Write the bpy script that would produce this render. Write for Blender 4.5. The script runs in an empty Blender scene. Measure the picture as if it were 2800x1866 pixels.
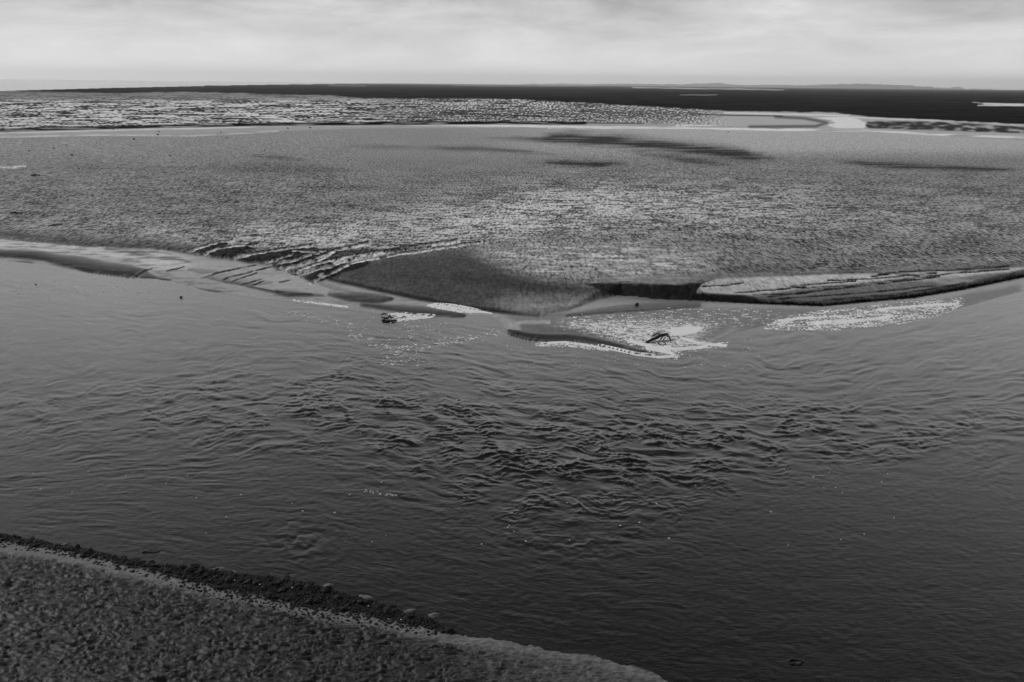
import bpy, bmesh, math, random
import numpy as np
from mathutils import Matrix, Vector

random.seed(7)
RNG = np.random.default_rng(11)
sc = bpy.context.scene
col = sc.collection

# ------------------------------------------------------------------ camera
CH = 25.0                       # eye height above the water, metres
FP = 2324.0                     # focal length in photo pixels
RX = CH_V = None
PITCH = math.atan((933 - 230.2) / FP)
ROLL = math.radians(0.6)
Fv = np.array([0, math.cos(PITCH), -math.sin(PITCH)])
r0 = np.array([1.0, 0, 0]); u0 = np.array([0, math.sin(PITCH), math.cos(PITCH)])
Rv = r0 * math.cos(ROLL) + u0 * math.sin(ROLL)
Uv = -r0 * math.sin(ROLL) + u0 * math.cos(ROLL)

def proj(x, y, z):
    """map a place on the ground to the layout sheet traced from the photo"""
    dz = z - CH
    w = y * Fv[1] + dz * Fv[2]
    a = x * Rv[0] + y * Rv[1] + dz * Rv[2]
    b = x * Uv[0] + y * Uv[1] + dz * Uv[2]
    return 1400 + FP * a / w, 933 - FP * b / w

def ground(u, v, z=0.0):
    """layout sheet -> metres on the level z"""
    u = np.asarray(u, float); v = np.asarray(v, float)
    a = (u - 1400) / FP; b = (933 - v) / FP
    dx = Fv[0] + a * Rv[0] + b * Uv[0]
    dy = Fv[1] + a * Rv[1] + b * Uv[1]
    dz = Fv[2] + a * Rv[2] + b * Uv[2]
    t = (z - CH) / dz
    return dx * t, dy * t

cam_d = bpy.data.cameras.new('camera')
cam = bpy.data.objects.new('camera', cam_d); col.objects.link(cam)
cam_d.sensor_width = 36.0
cam_d.lens = 36.0 * FP / 2800
cam_d.clip_start = 0.5; cam_d.clip_end = 200000
M = Matrix(((Rv[0], Uv[0], -Fv[0], 0), (Rv[1], Uv[1], -Fv[1], 0), (Rv[2], Uv[2], -Fv[2], CH), (0, 0, 0, 1)))
cam.matrix_world = M
sc.camera = cam

# ------------------------------------------------------------------ noise
_p = np.random.default_rng(5).permutation(256).astype(np.int32)
_p = np.concatenate([_p, _p, _p])
_ang = np.random.default_rng(6).random(256) * 2 * math.pi
_gx = np.cos(_ang).astype(np.float32); _gy = np.sin(_ang).astype(np.float32)

def perlin(x, y, s=0):
    x = np.asarray(x, np.float64) + s * 17.31; y = np.asarray(y, np.float64) + s * 9.77
    xi = np.floor(x); yi = np.floor(y)
    xf = (x - xi).astype(np.float32); yf = (y - yi).astype(np.float32)
    xi = xi.astype(np.int64) & 255; yi = yi.astype(np.int64) & 255
    su = xf * xf * xf * (xf * (xf * 6 - 15) + 10); sv = yf * yf * yf * (yf * (yf * 6 - 15) + 10)
    def g(ix, iy, fx, fy):
        h = _p[_p[ix & 255] + (iy & 255)]
        return _gx[h] * fx + _gy[h] * fy
    n00 = g(xi, yi, xf, yf); n10 = g(xi + 1, yi, xf - 1, yf)
    n01 = g(xi, yi + 1, xf, yf - 1); n11 = g(xi + 1, yi + 1, xf - 1, yf - 1)
    a = n00 + su * (n10 - n00); b = n01 + su * (n11 - n01)
    return (a + sv * (b - a)) * 1.5

def fbm(x, y, s=0, o=3):
    r = 0; a = 1.0; t = 0
    for i in range(o):
        r = r + a * perlin(x * 2 ** i, y * 2 ** i, s + i * 3.1); t += a; a *= 0.5
    return r / t

def ss(t):
    t = np.clip(t, 0, 1); return t * t * (3 - 2 * t)

def cv(u, pts):
    p = np.array(pts, float)
    return np.interp(u, p[:, 0], p[:, 1])

def poly_mask(u, v, pts, soft=4.0, vs=1.0):
    """soft inside-mask of a polygon on the layout sheet"""
    p = np.array(pts, float); m = np.zeros_like(u)
    lo = p.min(0) - soft * 2; hi = p.max(0) + soft * 2
    sel = (u > lo[0]) & (u < hi[0]) & (v > lo[1]) & (v < hi[1])
    if not sel.any(): return m
    x = u[sel]; y = v[sel]; d = np.full(x.shape, 1e9); ins = np.zeros(x.shape, bool)
    n = len(p)
    for i in range(n):
        ax, ay = p[i]; bx, by = p[(i + 1) % n]
        ex, ey = bx - ax, (by - ay) * vs
        wx, wy = x - ax, (y - ay) * vs
        t = np.clip((wx * ex + wy * ey) / (ex * ex + ey * ey + 1e-9), 0, 1)
        d = np.minimum(d, np.hypot(wx - t * ex, wy - t * ey))
        c = ((ay > y) != (by > y)) & (x < (bx - ax) * (y - ay) / ((by - ay) if by != ay else 1e-9) + ax)
        ins ^= c
    sd = np.where(ins, d, -d)
    m[sel] = ss(sd / (2 * soft) + 0.5)
    return m

def line_mask(u, v, pts, w, vs=1.0):
    """1 on a polyline, 0 at distance w"""
    p = np.array(pts, float); m = np.zeros_like(u)
    lo = p.min(0) - w; hi = p.max(0) + w
    sel = (u > lo[0]) & (u < hi[0]) & (v > lo[1]) & (v < hi[1])
    if not sel.any(): return m
    x = u[sel]; y = v[sel]; d = np.full(x.shape, 1e9)
    for i in range(len(p) - 1):
        ax, ay = p[i]; bx, by = p[i + 1]
        ex, ey = bx - ax, (by - ay) * vs
        wx, wy = x - ax, (y - ay) * vs
        t = np.clip((wx * ex + wy * ey) / (ex * ex + ey * ey + 1e-9), 0, 1)
        d = np.minimum(d, np.hypot(wx - t * ex, wy - t * ey))
    m[sel] = ss(1 - d / w)
    return m

# ------------------------------------------------------------------ layout curves (traced)
NEAR = [(-900, 1360), (-300, 1420), (0, 1462), (60, 1472), (100, 1480), (140, 1489), (190, 1497), (250, 1508), (320, 1521), (370, 1533), (430, 1545),
        (500, 1552), (560, 1558), (620, 1570), (700, 1577), (760, 1585), (850, 1597), (880, 1606), (920, 1618), (940, 1628),
        (1000, 1638), (1030, 1652), (1080, 1671), (1130, 1683), (1180, 1698), (1200, 1714), (1250, 1734), (1320, 1747),
        (1400, 1757), (1500, 1777), (1620, 1797), (1700, 1817), (1760, 1832), (1830, 1866), (2000, 1960), (2400, 2250), (3600, 3300)]
ROCKLOW = [(-900, 1375), (0, 1488), (100, 1502), (200, 1520), (300, 1543), (400, 1566), (460, 1583), (520, 1598), (560, 1608), (620, 1623),
           (700, 1638), (780, 1658), (860, 1676), (950, 1683), (1040, 1698), (1100, 1713), (1180, 1728), (1240, 1738), (1300, 1742), (1400, 1750), (1500, 1768), (1620, 1788), (1830, 1855), (3600, 3200)]
SHORE = [(-900, 640), (0, 712), (150, 724), (250, 744), (370, 759), (430, 760), (480, 772), (600, 802), (700, 817), (830, 832), (900, 842),
         (960, 850), (1060, 862), (1200, 866), (1320, 864), (1345, 870), (1375, 888), (1390, 908), (1410, 920), (1450, 928), (1550, 930),
         (1650, 948), (1750, 968), (1840, 978), (1870, 962), (1910, 948), (1960, 932), (2010, 908), (2100, 888), (2230, 890), (2245, 902),
         (2400, 896), (2500, 873), (2640, 838), (2780, 800), (3000, 750), (3600, 650)]
STEP = [(-900, 600), (0, 655), (120, 668), (250, 678), (400, 682), (500, 695), (570, 707), (640, 713), (700, 722), (780, 742), (850, 762), (900, 768),
        (970, 783), (1100, 813), (1250, 841), (1400, 862), (1480, 868), (1560, 850), (1640, 822), (1700, 812), (1800, 822), (2060, 830), (2250, 837),
        (2500, 815), (2650, 788), (2780, 761), (3000, 715), (3600, 620)]
#          u     zf   share of the steep face, its width, width of the slope
PROF = [(-900, .25, .5, 7, 40), (0, .25, .5, 7, 40), (500, .3, .85, 5, 30), (640, .35, .9, 4, 26), (850, .38, .7, 5, 40), (930, .5, .25, 7, 70), (1000, .8, .12, 9, 100),
        (1400, 1.0, .06, 9, 120), (1560, 1.1, .08, 8, 90), (1660, 1.25, .6, 12, 50), (1700, 1.3, .9, 15, 30), (1900, 1.3, .95, 15, 26), (1925, 1.3, .4, 7, 40),
        (2060, 1.3, .22, 5, 60), (2300, 1.2, .16, 5, 65), (2500, 1.1, .22, 5, 50), (2780, 1.0, .55, 6, 30), (3600, 1.2, .6, 6, 30)]
FLATTOP = [(-900, 385), (0, 376), (400, 371), (760, 359), (1000, 352), (1400, 350), (1816, 353), (2000, 357), (2380, 362), (2780, 384), (3600, 430)]
CHANTOP = [(-900, 364), (0, 355), (200, 350), (400, 345), (700, 339), (1400, 334), (1700, 336), (1850, 339), (2000, 345), (2380, 352), (2780, 372), (3600, 410)]
FARTOP = [(-900, 262), (0, 250), (300, 256), (500, 252), (900, 262), (1000, 270), (1400, 272), (1550, 280), (1800, 294), (2000, 305), (2280, 309),
          (2380, 321), (2780, 341), (3600, 372)]
LANDEND = [(-900, 275), (-200, 254), (0, 250), (60, 248), (300, 241.5), (700, 233), (1000, 229.5), (1200, 228.7), (1400, 230.8), (1402, 200), (3600, 200)]

CHANNELS = [([(640, 660), (600, 665), (560, 676), (520, 692)], 5), ([(860, 672), (800, 680), (740, 690), (690, 697), (655, 702), (636, 712)], 6),
            ([(1010, 668), (940, 682), (918, 687), (898, 701), (857, 716), (806, 729), (755, 740)], 7),
            ([(1250, 662), (1099, 683), (984, 709), (920, 720), (903, 730), (831, 747), (793, 755)], 8),
            ([(800, 700), (775, 707), (755, 716), (717, 722)], 4), ([(870, 696), (837, 702), (819, 711), (765, 720)], 5),
            ([(1060, 700), (967, 722), (938, 735), (912, 748), (870, 757)], 6), ([(903, 752), (875, 764), (850, 778)], 5),
            ([(1180, 676), (1040, 690), (960, 704), (880, 722), (820, 741)], 5), ([(700, 672), (640, 676), (590, 686), (560, 697)], 4),
            ([(1320, 664), (1150, 688), (1040, 706)], 5), ([(890, 690), (850, 692), (800, 690)], 3)]
ISLANDS = [[(515, 684), (560, 675), (625, 664), (600, 686), (560, 694), (520, 692)], [(560, 694), (600, 682), (650, 668), (700, 682), (655, 702), (625, 706), (590, 704)],
           [(648, 713), (700, 698), (790, 683), (860, 680), (890, 690), (830, 705), (760, 719), (680, 720)],
           [(770, 728), (840, 707), (900, 690), (950, 684), (898, 701), (850, 716)], [(800, 748), (850, 728), (900, 708), (970, 700), (1020, 696), (960, 712), (905, 726), (850, 742)],
           [(830, 762), (880, 742), (940, 724), (1020, 708), (1000, 730), (940, 745), (900, 762), (860, 775)]]
CUTS = [[(560, 760), (600, 748), (632, 742)], [(612, 768), (640, 757), (690, 745)], [(632, 774), (668, 760), (700, 750)], [(660, 782), (690, 774), (716, 766)],
        [(585, 752), (620, 742), (700, 728)], [(455, 744), (500, 732)], [(372, 756), (400, 742), (415, 737)], [(700, 742), (770, 726), (790, 721)], [(765, 775), (790, 768)],
        [(690, 782), (720, 772)]]
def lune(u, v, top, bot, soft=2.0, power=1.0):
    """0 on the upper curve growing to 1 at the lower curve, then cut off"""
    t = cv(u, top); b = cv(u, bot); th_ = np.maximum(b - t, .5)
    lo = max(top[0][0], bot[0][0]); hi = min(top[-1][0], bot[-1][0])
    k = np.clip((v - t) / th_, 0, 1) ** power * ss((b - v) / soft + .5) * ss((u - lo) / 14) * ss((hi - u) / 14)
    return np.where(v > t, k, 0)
# low sand bars along the shore: upper edge, lower edge, height, darkness painted on the flank for drier mud and its slope's shade
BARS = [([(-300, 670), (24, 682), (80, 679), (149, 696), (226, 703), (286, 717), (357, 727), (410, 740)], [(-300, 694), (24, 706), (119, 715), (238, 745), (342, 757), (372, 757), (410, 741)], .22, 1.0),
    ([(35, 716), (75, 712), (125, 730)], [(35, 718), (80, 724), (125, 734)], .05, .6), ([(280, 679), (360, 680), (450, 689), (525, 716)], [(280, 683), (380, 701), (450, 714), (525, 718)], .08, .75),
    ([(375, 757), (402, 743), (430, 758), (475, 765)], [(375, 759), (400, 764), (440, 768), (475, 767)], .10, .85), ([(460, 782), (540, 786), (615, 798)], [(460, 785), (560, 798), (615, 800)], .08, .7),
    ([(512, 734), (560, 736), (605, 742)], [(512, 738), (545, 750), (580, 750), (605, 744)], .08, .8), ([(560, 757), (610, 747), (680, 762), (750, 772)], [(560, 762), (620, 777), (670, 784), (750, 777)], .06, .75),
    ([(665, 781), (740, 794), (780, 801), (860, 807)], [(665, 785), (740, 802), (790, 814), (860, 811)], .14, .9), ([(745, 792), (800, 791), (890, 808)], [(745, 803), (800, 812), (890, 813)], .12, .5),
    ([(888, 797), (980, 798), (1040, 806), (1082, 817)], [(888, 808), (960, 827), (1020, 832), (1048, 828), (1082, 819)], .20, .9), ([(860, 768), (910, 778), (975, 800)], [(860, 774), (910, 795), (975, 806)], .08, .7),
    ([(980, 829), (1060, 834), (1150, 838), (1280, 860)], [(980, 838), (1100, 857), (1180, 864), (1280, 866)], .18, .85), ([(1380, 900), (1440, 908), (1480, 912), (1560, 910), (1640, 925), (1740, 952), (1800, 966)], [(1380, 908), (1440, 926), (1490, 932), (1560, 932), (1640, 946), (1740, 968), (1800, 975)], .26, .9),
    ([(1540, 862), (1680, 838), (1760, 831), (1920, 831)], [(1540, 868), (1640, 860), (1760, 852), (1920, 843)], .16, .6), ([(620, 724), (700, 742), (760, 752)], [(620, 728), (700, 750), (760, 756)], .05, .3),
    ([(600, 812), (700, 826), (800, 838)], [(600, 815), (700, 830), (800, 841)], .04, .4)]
SMEARS = [([(1440, 378), (1560, 364), (1700, 373), (1850, 389), (2000, 406), (2130, 434)], [(1440, 384), (1600, 396), (1800, 410), (1950, 430), (2060, 441), (2130, 437)], 1.0),
    ([(1460, 445), (1600, 441), (1730, 447)], [(1460, 449), (1600, 457), (1730, 450)], 1.0), ([(1810, 430), (1900, 438), (2010, 452)], [(1810, 438), (1920, 451), (2010, 455)], .7),
    ([(2290, 442), (2420, 445), (2540, 455), (2790, 464)], [(2290, 446), (2400, 457), (2540, 465), (2790, 467)], .95), ([(1150, 403), (1300, 402), (1520, 420)], [(1150, 408), (1300, 413), (1520, 424)], .6),
    ([(1330, 378), (1430, 376), (1540, 386)], [(1330, 381), (1430, 384), (1540, 390)], .5), ([(660, 425), (760, 428), (850, 438)], [(660, 432), (760, 438), (850, 443)], .5), ([(520, 455), (700, 445), (950, 462)], [(520, 462), (700, 480), (950, 474)], .3),
    ([(1700, 412), (1850, 424), (1960, 440)], [(1700, 418), (1850, 436), (1960, 446)], .5), ([(950, 398), (1080, 400), (1180, 408)], [(950, 402), (1080, 408), (1180, 412)], .4)]

def terrain(x, y):
    """height and surface state of the ground at x, y"""
    uo, vo = proj(x, y, 0.0)
    zf = np.interp(uo, [p[0] for p in PROF], [p[1] for p in PROF])
    ff = ss((vo - 236) / 130)                       # the upper flat falls away to nothing far out
    # wobble
    wu = fbm(uo / 55, vo / 22, 1) * 9; wv = fbm(uo / 60, vo / 18, 4) * 5
    near_k = ss((vo - 300) / 200)
    S = cv(uo, STEP)
    t = S - (vo + wv * .6 * near_k) + perlin(uo / 30, vo / 12, 30) * 1.0 * near_k
    a = np.interp(uo, [p[0] for p in PROF], [p[2] for p in PROF]); we = np.interp(uo, [p[0] for p in PROF], [p[3] for p in PROF])
    ws = np.interp(uo, [p[0] for p in PROF], [p[4] for p in PROF])
    up = t > 0
    zu = zf * (a * ss(t / we) + (1 - a) * ss(t / ws)) * (0.35 + 0.65 * ff) + .05
    u1, v1 = proj(x, y, np.where(up, zu, 0.0))
    u = np.where(up, u1, uo); v = np.where(up, v1, vo)
    uw = u + wu * near_k; vw = v + wv * near_k
    n1 = fbm(u / 160, v / 45, 7); n2 = fbm(u / 40, v / 9, 9); n3 = perlin(u / 6.0, v / 2.9, 12); n4 = perlin(u / 15, v / 3.8, 14)
    h = np.full(x.shape, -1.2); alb = np.full(x.shape, .10); wet = np.full(x.shape, .35); rip = np.full(x.shape, .3); grain = np.full(x.shape, .25)
    def paint(m, al=None, we_=None, ri=None):
        nonlocal alb, wet, rip
        if al is not None: alb = alb + (al - alb) * m
        if we_ is not None: wet = wet + (we_ - wet) * m
        if ri is not None: rip = rip + (ri - rip) * m
    # ---------------- shelf between water and the flat
    m = cv(uo, SHORE); q = m - (vo + wv * .35)
    shelf = np.where(q > 0, .03 + .05 * ss(q / 20) + .0006 * q, q * .02)
    land = (vo < m + 250)
    h = np.where(land, np.maximum(shelf, -1.2), h)
    paint(np.where(land, 1.0, 0), .20, .72, .12)
    sh = (~up) & land
    h = h + np.where(sh, (n2 * .02 + perlin(u / 26, v / 5, 20) * .012), 0)
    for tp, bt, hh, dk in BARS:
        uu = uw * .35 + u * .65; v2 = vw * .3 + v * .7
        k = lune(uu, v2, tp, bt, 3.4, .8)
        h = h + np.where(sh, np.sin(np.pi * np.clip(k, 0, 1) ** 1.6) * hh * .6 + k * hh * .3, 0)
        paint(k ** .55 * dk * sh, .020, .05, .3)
    # ---------------- flat
    flat = up
    h = np.where(flat, zu + shelf.clip(0, .1), h)
    F1 = cv(u, FLATTOP); C1 = cv(u, CHANTOP); T1 = cv(u, FARTOP); E1 = cv(u, LANDEND)
    mid = flat * 1.0
    paint(mid, .185 + n1 * .03, .42, .35)
    # rippled, pooled part of the flat
    rb = ss((v - 400) / 130) * ss((S - 18 - v) / 30)
    rb = rb * (1 - .85 * poly_mask(uw, vw, [(1010, 700), (1330, 672), (1700, 660), (2150, 668), (2250, 700), (2150, 740), (1900, 765), (1500, 850), (900, 790)], 16))
    gl = np.exp(-(((v - cv(u, [(0, 590), (500, 650), (900, 660), (1200, 620), (1700, 560), (2800, 600)])) / cv(u, [(0, 40), (500, 45), (1100, 70), (1500, 85), (2000, 75), (2800, 60)])) ** 2)) * cv(u, [(0, .25), (400, .5), (800, 1), (1700, 1), (2300, .55), (2800, .35)])
    f2 = perlin(u / 38, v / 3.4, 33)
    f3 = perlin(u / 75 + n2, v / 2.7, 36)
    cell = n3 * .6 + n4 * .25 + (f2 * .55 + f3 * .6) * (.35 + .65 * gl) + fbm(u / 160, v / 18, 35) * .55
    ridge = ss((cell + .12) / .7)
    pool = ss((-cell - .05 + gl * .42 + n1 * .25) / .5)
    grain = grain + mid * (ss((v - 350) / 40) * .45 + rb * .35) * (1 - ss((v - S + 14) / 20))
    paint(mid * rb * .85 * ridge, .035, .10, .6)
    paint(mid * rb * pool * (.2 + .62 * gl), .27, 1.0, .0); paint(mid * rb * gl * .15, .24, .8); grain = grain + mid * rb * gl * .2
    h = h + mid * rb * (cell * .035 * (1 + gl))
    # upper smooth part
    us = ss((470 - v) / 90)
    paint(mid * us * .8, .26 + n1 * .05, .45, .25)
    paint(mid * us * ss(n3 * 2.2) * .25, .09, .3, .6)
    paint(mid * ss((u - 1200) / 600) * ss((440 - v) / 40) * .75, .38, .65, .1)
    for tp, bt, s_ in SMEARS:
        um = u + n2 * 30; vm = v + n2 * 3 + n3; tt = cv(um, tp); bb = cv(um, bt)
        k = np.exp(-((vm - (tt + bb) / 2) / ((bb - tt) * .5 + 2.2)) ** 2) * ss((um - tp[0][0] + 30) / 120) * ss((tp[-1][0] + 30 - um) / 120)
        paint(mid * np.clip(k * (1.05 + .8 * perlin(u / 130, v / 5, 45)), 0, 1) * s_, .035, .06, .3)
    for pl, w in [([(-200, 459), (30, 459), (70, 456)], 4.5), ([(30, 399), (48, 392), (60, 384)], 3), ([(165, 389), (210, 400), (258, 409), (262, 414)], 2.4), ([(262, 420), (312, 428), (300, 438), (280, 442)], 2.4)]:
        paint(mid * line_mask(u + n2 * 10, v + n2 * 4, pl, w) * (.9 if w > 4 else .35), .38, .9, 0)
    # dark slope down to the sand bars and the pale wet patch above it
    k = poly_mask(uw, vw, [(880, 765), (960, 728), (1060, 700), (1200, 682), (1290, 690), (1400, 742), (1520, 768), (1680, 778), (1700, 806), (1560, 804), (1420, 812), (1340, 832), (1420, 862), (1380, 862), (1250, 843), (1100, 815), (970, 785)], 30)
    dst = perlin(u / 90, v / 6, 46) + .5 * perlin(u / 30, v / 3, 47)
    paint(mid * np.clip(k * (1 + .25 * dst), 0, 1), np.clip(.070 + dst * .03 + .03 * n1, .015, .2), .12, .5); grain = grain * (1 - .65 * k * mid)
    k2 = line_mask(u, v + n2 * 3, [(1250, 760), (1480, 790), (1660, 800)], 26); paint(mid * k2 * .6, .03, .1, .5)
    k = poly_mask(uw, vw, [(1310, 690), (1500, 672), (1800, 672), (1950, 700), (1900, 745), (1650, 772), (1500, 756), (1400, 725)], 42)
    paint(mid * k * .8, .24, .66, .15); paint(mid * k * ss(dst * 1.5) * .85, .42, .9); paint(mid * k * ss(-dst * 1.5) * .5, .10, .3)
    k = poly_mask(uw, vw, [(1960, 730), (2250, 722), (2230, 740), (1990, 748)], 8); paint(mid * k * .6, .08, .1)
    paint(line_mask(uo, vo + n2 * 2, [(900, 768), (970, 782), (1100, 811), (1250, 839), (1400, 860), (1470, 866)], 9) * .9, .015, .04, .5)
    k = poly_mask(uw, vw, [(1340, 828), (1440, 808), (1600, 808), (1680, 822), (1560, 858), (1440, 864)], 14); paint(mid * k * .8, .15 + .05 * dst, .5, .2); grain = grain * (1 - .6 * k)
    # lower shore of the slope (1500-1700) : smooth light saddle
    k = line_mask(u, v + n2 * 3, [(1420, 842), (1560, 834), (1700, 822)], 10); paint(k * .8, .25, .6, .1)
    # left, dark margin of the ripples
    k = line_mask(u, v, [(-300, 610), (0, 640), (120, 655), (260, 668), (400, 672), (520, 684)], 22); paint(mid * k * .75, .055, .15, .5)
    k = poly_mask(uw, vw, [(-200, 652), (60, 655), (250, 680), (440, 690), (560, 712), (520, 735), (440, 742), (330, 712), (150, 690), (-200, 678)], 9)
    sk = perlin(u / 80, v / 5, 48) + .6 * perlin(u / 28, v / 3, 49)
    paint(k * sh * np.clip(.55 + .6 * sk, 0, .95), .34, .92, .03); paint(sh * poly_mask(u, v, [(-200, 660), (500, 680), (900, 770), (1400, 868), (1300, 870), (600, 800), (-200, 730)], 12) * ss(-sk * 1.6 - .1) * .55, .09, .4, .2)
    k = poly_mask(uw, vw, [(520, 700), (640, 715), (760, 730), (840, 760), (900, 772), (1000, 800), (900, 812), (760, 790), (600, 770), (520, 745)], 8)
    paint(k * .6 * sh, .24, .75, .05)
    # drainage delta
    dl = poly_mask(u, v, [(500, 670), (700, 655), (1000, 655), (1330, 655), (1200, 700), (1050, 712), (940, 770), (850, 782), (700, 730), (560, 712)], 10)
    k = poly_mask(uw, vw, [(690, 702), (900, 682), (1120, 684), (1010, 714), (960, 742), (880, 772), (820, 758), (900, 722), (760, 736)], 6); paint(k * .95, .036, .12, .5)
    for isl in ISLANDS:
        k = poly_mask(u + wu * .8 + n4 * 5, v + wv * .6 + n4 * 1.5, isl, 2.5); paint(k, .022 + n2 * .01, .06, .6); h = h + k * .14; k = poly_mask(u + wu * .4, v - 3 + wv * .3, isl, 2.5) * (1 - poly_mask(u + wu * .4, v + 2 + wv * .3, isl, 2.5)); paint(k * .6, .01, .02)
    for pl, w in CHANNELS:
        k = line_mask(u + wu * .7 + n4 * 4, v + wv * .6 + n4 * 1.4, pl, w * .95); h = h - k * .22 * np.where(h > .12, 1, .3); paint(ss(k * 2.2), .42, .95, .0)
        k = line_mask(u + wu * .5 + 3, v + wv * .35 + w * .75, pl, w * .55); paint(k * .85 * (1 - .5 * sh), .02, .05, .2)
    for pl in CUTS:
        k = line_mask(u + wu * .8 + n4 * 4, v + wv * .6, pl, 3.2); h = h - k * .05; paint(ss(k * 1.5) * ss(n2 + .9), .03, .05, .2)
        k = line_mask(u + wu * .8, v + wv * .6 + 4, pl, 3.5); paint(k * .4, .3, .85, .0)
    # ---------------- the slumped slab and the broken bank
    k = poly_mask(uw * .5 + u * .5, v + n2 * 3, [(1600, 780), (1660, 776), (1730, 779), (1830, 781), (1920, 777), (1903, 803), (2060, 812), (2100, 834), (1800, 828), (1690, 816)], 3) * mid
    paint(k, .022, .03, .9); h = h + k * (perlin(x / 1.1, y / 1.6, 84) * .10 + perlin(x / .45, y / .6, 85) * .05); paint(k * ss(n2 * 2) * .5, .05, .1)  # steep bank face darkened in its colour, for the shade on it
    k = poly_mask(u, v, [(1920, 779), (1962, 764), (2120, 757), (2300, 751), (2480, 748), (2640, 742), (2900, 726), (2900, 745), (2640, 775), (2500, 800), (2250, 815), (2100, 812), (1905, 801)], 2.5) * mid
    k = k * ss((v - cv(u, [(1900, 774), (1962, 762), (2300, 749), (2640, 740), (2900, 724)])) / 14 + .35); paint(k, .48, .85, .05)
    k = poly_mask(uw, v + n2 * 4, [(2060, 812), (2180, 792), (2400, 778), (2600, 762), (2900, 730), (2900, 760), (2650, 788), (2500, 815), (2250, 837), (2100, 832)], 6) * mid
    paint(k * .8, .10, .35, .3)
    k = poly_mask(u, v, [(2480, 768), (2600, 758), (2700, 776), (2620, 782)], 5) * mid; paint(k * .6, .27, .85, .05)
    for pl, w in [([(1921, 786), (1990, 782), (2033, 774)], 3.2), ([(2008, 804), (2090, 797), (2202, 786)], 3.4), ([(2161, 785), (2260, 777), (2340, 771)], 3), ([(2100, 815), (2237, 797), (2416, 776), (2569, 759)], 4),
                  ([(2130, 820), (2400, 800), (2560, 783)], 3.6), ([(2263, 769), (2380, 765), (2560, 748)], 3), ([(2385, 757), (2441, 750), (2513, 755)], 5), ([(2250, 824), (2450, 808), (2640, 776)], 3.5),
                  ([(2420, 770), (2600, 750), (2760, 738)], 3.5), ([(2460, 745), (2620, 740), (2760, 730)], 3.2), ([(2180, 790), (2330, 782), (2480, 764)], 2.8), ([(2060, 808), (2180, 806), (2300, 790)], 3)]:
        k = line_mask(u + wu * .4, v + n2 * 2.5, pl, w * 1.2) * mid * (.45 + .55 * ss(perlin(u / 45, v / 5, 86) * 2 + .6)); h = h - k * .05; paint(ss(k * 1.3), .02, .03, .4)
    k = 1.4 * line_mask(uo, vo + n3 * 2, [(1890, 822), (2060, 831), (2250, 838), (2500, 815), (2650, 789), (2780, 762), (3000, 716)], 6); paint(k, .015, .02, .7)  # shadow line along the foot of the slab, painted into the mud colour
    grain = grain * (1 - poly_mask(u, v, [(1640, 760), (2900, 715), (2900, 790), (2300, 850), (1700, 840)], 8) * .75) * (1 - .6 * sh)
    # ---------------- shallows under the bank
    k = poly_mask(uw, vw, [(1380, 868), (1700, 845), (2100, 846), (2300, 846), (2560, 822), (2790, 780), (2790, 800), (2500, 872), (2240, 900), (2000, 900), (1900, 950), (1840, 975), (1500, 925)], 8)
    paint(k * sh * .8, .105, .55, .15)
    k = poly_mask(u, v, [(1420, 888), (1600, 905), (1740, 935), (1830, 962), (1840, 972), (1650, 944), (1560, 928), (1430, 922)], 5); paint(k * .7, .10, .4, .2)
    k = line_mask(uo, vo, [(1400, 915), (1450, 923), (1550, 926), (1600, 932), (1700, 953)], 8); paint(k * .9, .03, .15, .2)
    k = line_mask(u, v, [(1395, 892), (1430, 884), (1500, 883)], 8); paint(k, .30, .7, .05)
    fl1 = poly_mask(uw, vw, [(1530, 885), (1700, 878), (1900, 880), (1960, 893), (1930, 930), (1850, 965), (1700, 935)], 22); fl2 = poly_mask(uw, vw, [(2110, 893), (2220, 868), (2500, 840), (2620, 828), (2560, 852), (2400, 880), (2240, 895)], 26)
    fn = perlin(u / 30, v / 5, 62) + .7 * perlin(u / 11, v / 3, 63)
    paint(sh * np.maximum(fl1, fl2) * ss(fn * 1.2 + .5) * .85, .60, .5, .1)
    # ---------------- far channel
    ch = ss((F1 - v) / 5 + .5) * mid
    paint(ch, .19 + n2 * .04, .62, .1)
    h = np.where(ch > .5, np.maximum(h - .1, .06), h)
    vv = v + perlin(u / 300, v / 30, 40) * 2.2 + perlin(u / 45, v / 6, 41) * .8
    brk = ss((fbm(u / 90, v / 5, 43) + .42) / .45)
    for pl, w in [([(-300, 378), (40, 375), (250, 371), (520, 373), (760, 359)], 4), ([(-300, 368), (0, 363), (300, 356), (700, 346), (1000, 342), (1400, 343), (1816, 350), (2000, 354), (2233, 356), (2375, 359), (2560, 368), (2800, 376)], 5),
                  ([(1500, 350), (1816, 352), (2200, 354)], 3), ([(1850, 344), (2050, 341), (2203, 337)], 5), ([(2330, 320), (2560, 330), (2800, 341)], 4), ([(400, 352), (900, 345)], 2.5)]:
        paint(np.clip(line_mask(u, vv, pl, w) * 1.1, 0, 1) * brk * (.55 + .45 * ss((u - 900) / 500)) * (v < 388), .42, 1.0, 0)
    k = poly_mask(u, vv, [(2230, 321), (2320, 318), (2350, 326), (2372, 338), (2362, 352), (2285, 352), (2262, 343), (2285, 337), (2270, 328)], 1.6); 
    # ---------------- far textured flat
    ft = ss((C1 - v) / 2 + .5) * mid
    le = ss((u + 500) / 1800)
    st = perlin(u / 46 + n2 * .4, v / 1.9, 50) * .8 + perlin(u / 120, v / 3.0, 52) * .8 + perlin(u / 11, v / 1.7, 54) * .8 + fbm(u / 300, v / 12, 56) * .7
    sd = ss((st + .12 - .22 * ss((u - 900) / 500)) / .3)
    paint(ft, .34, .88, .02)
    fade = 1 - ss((u - 1500) / 480)
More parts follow.
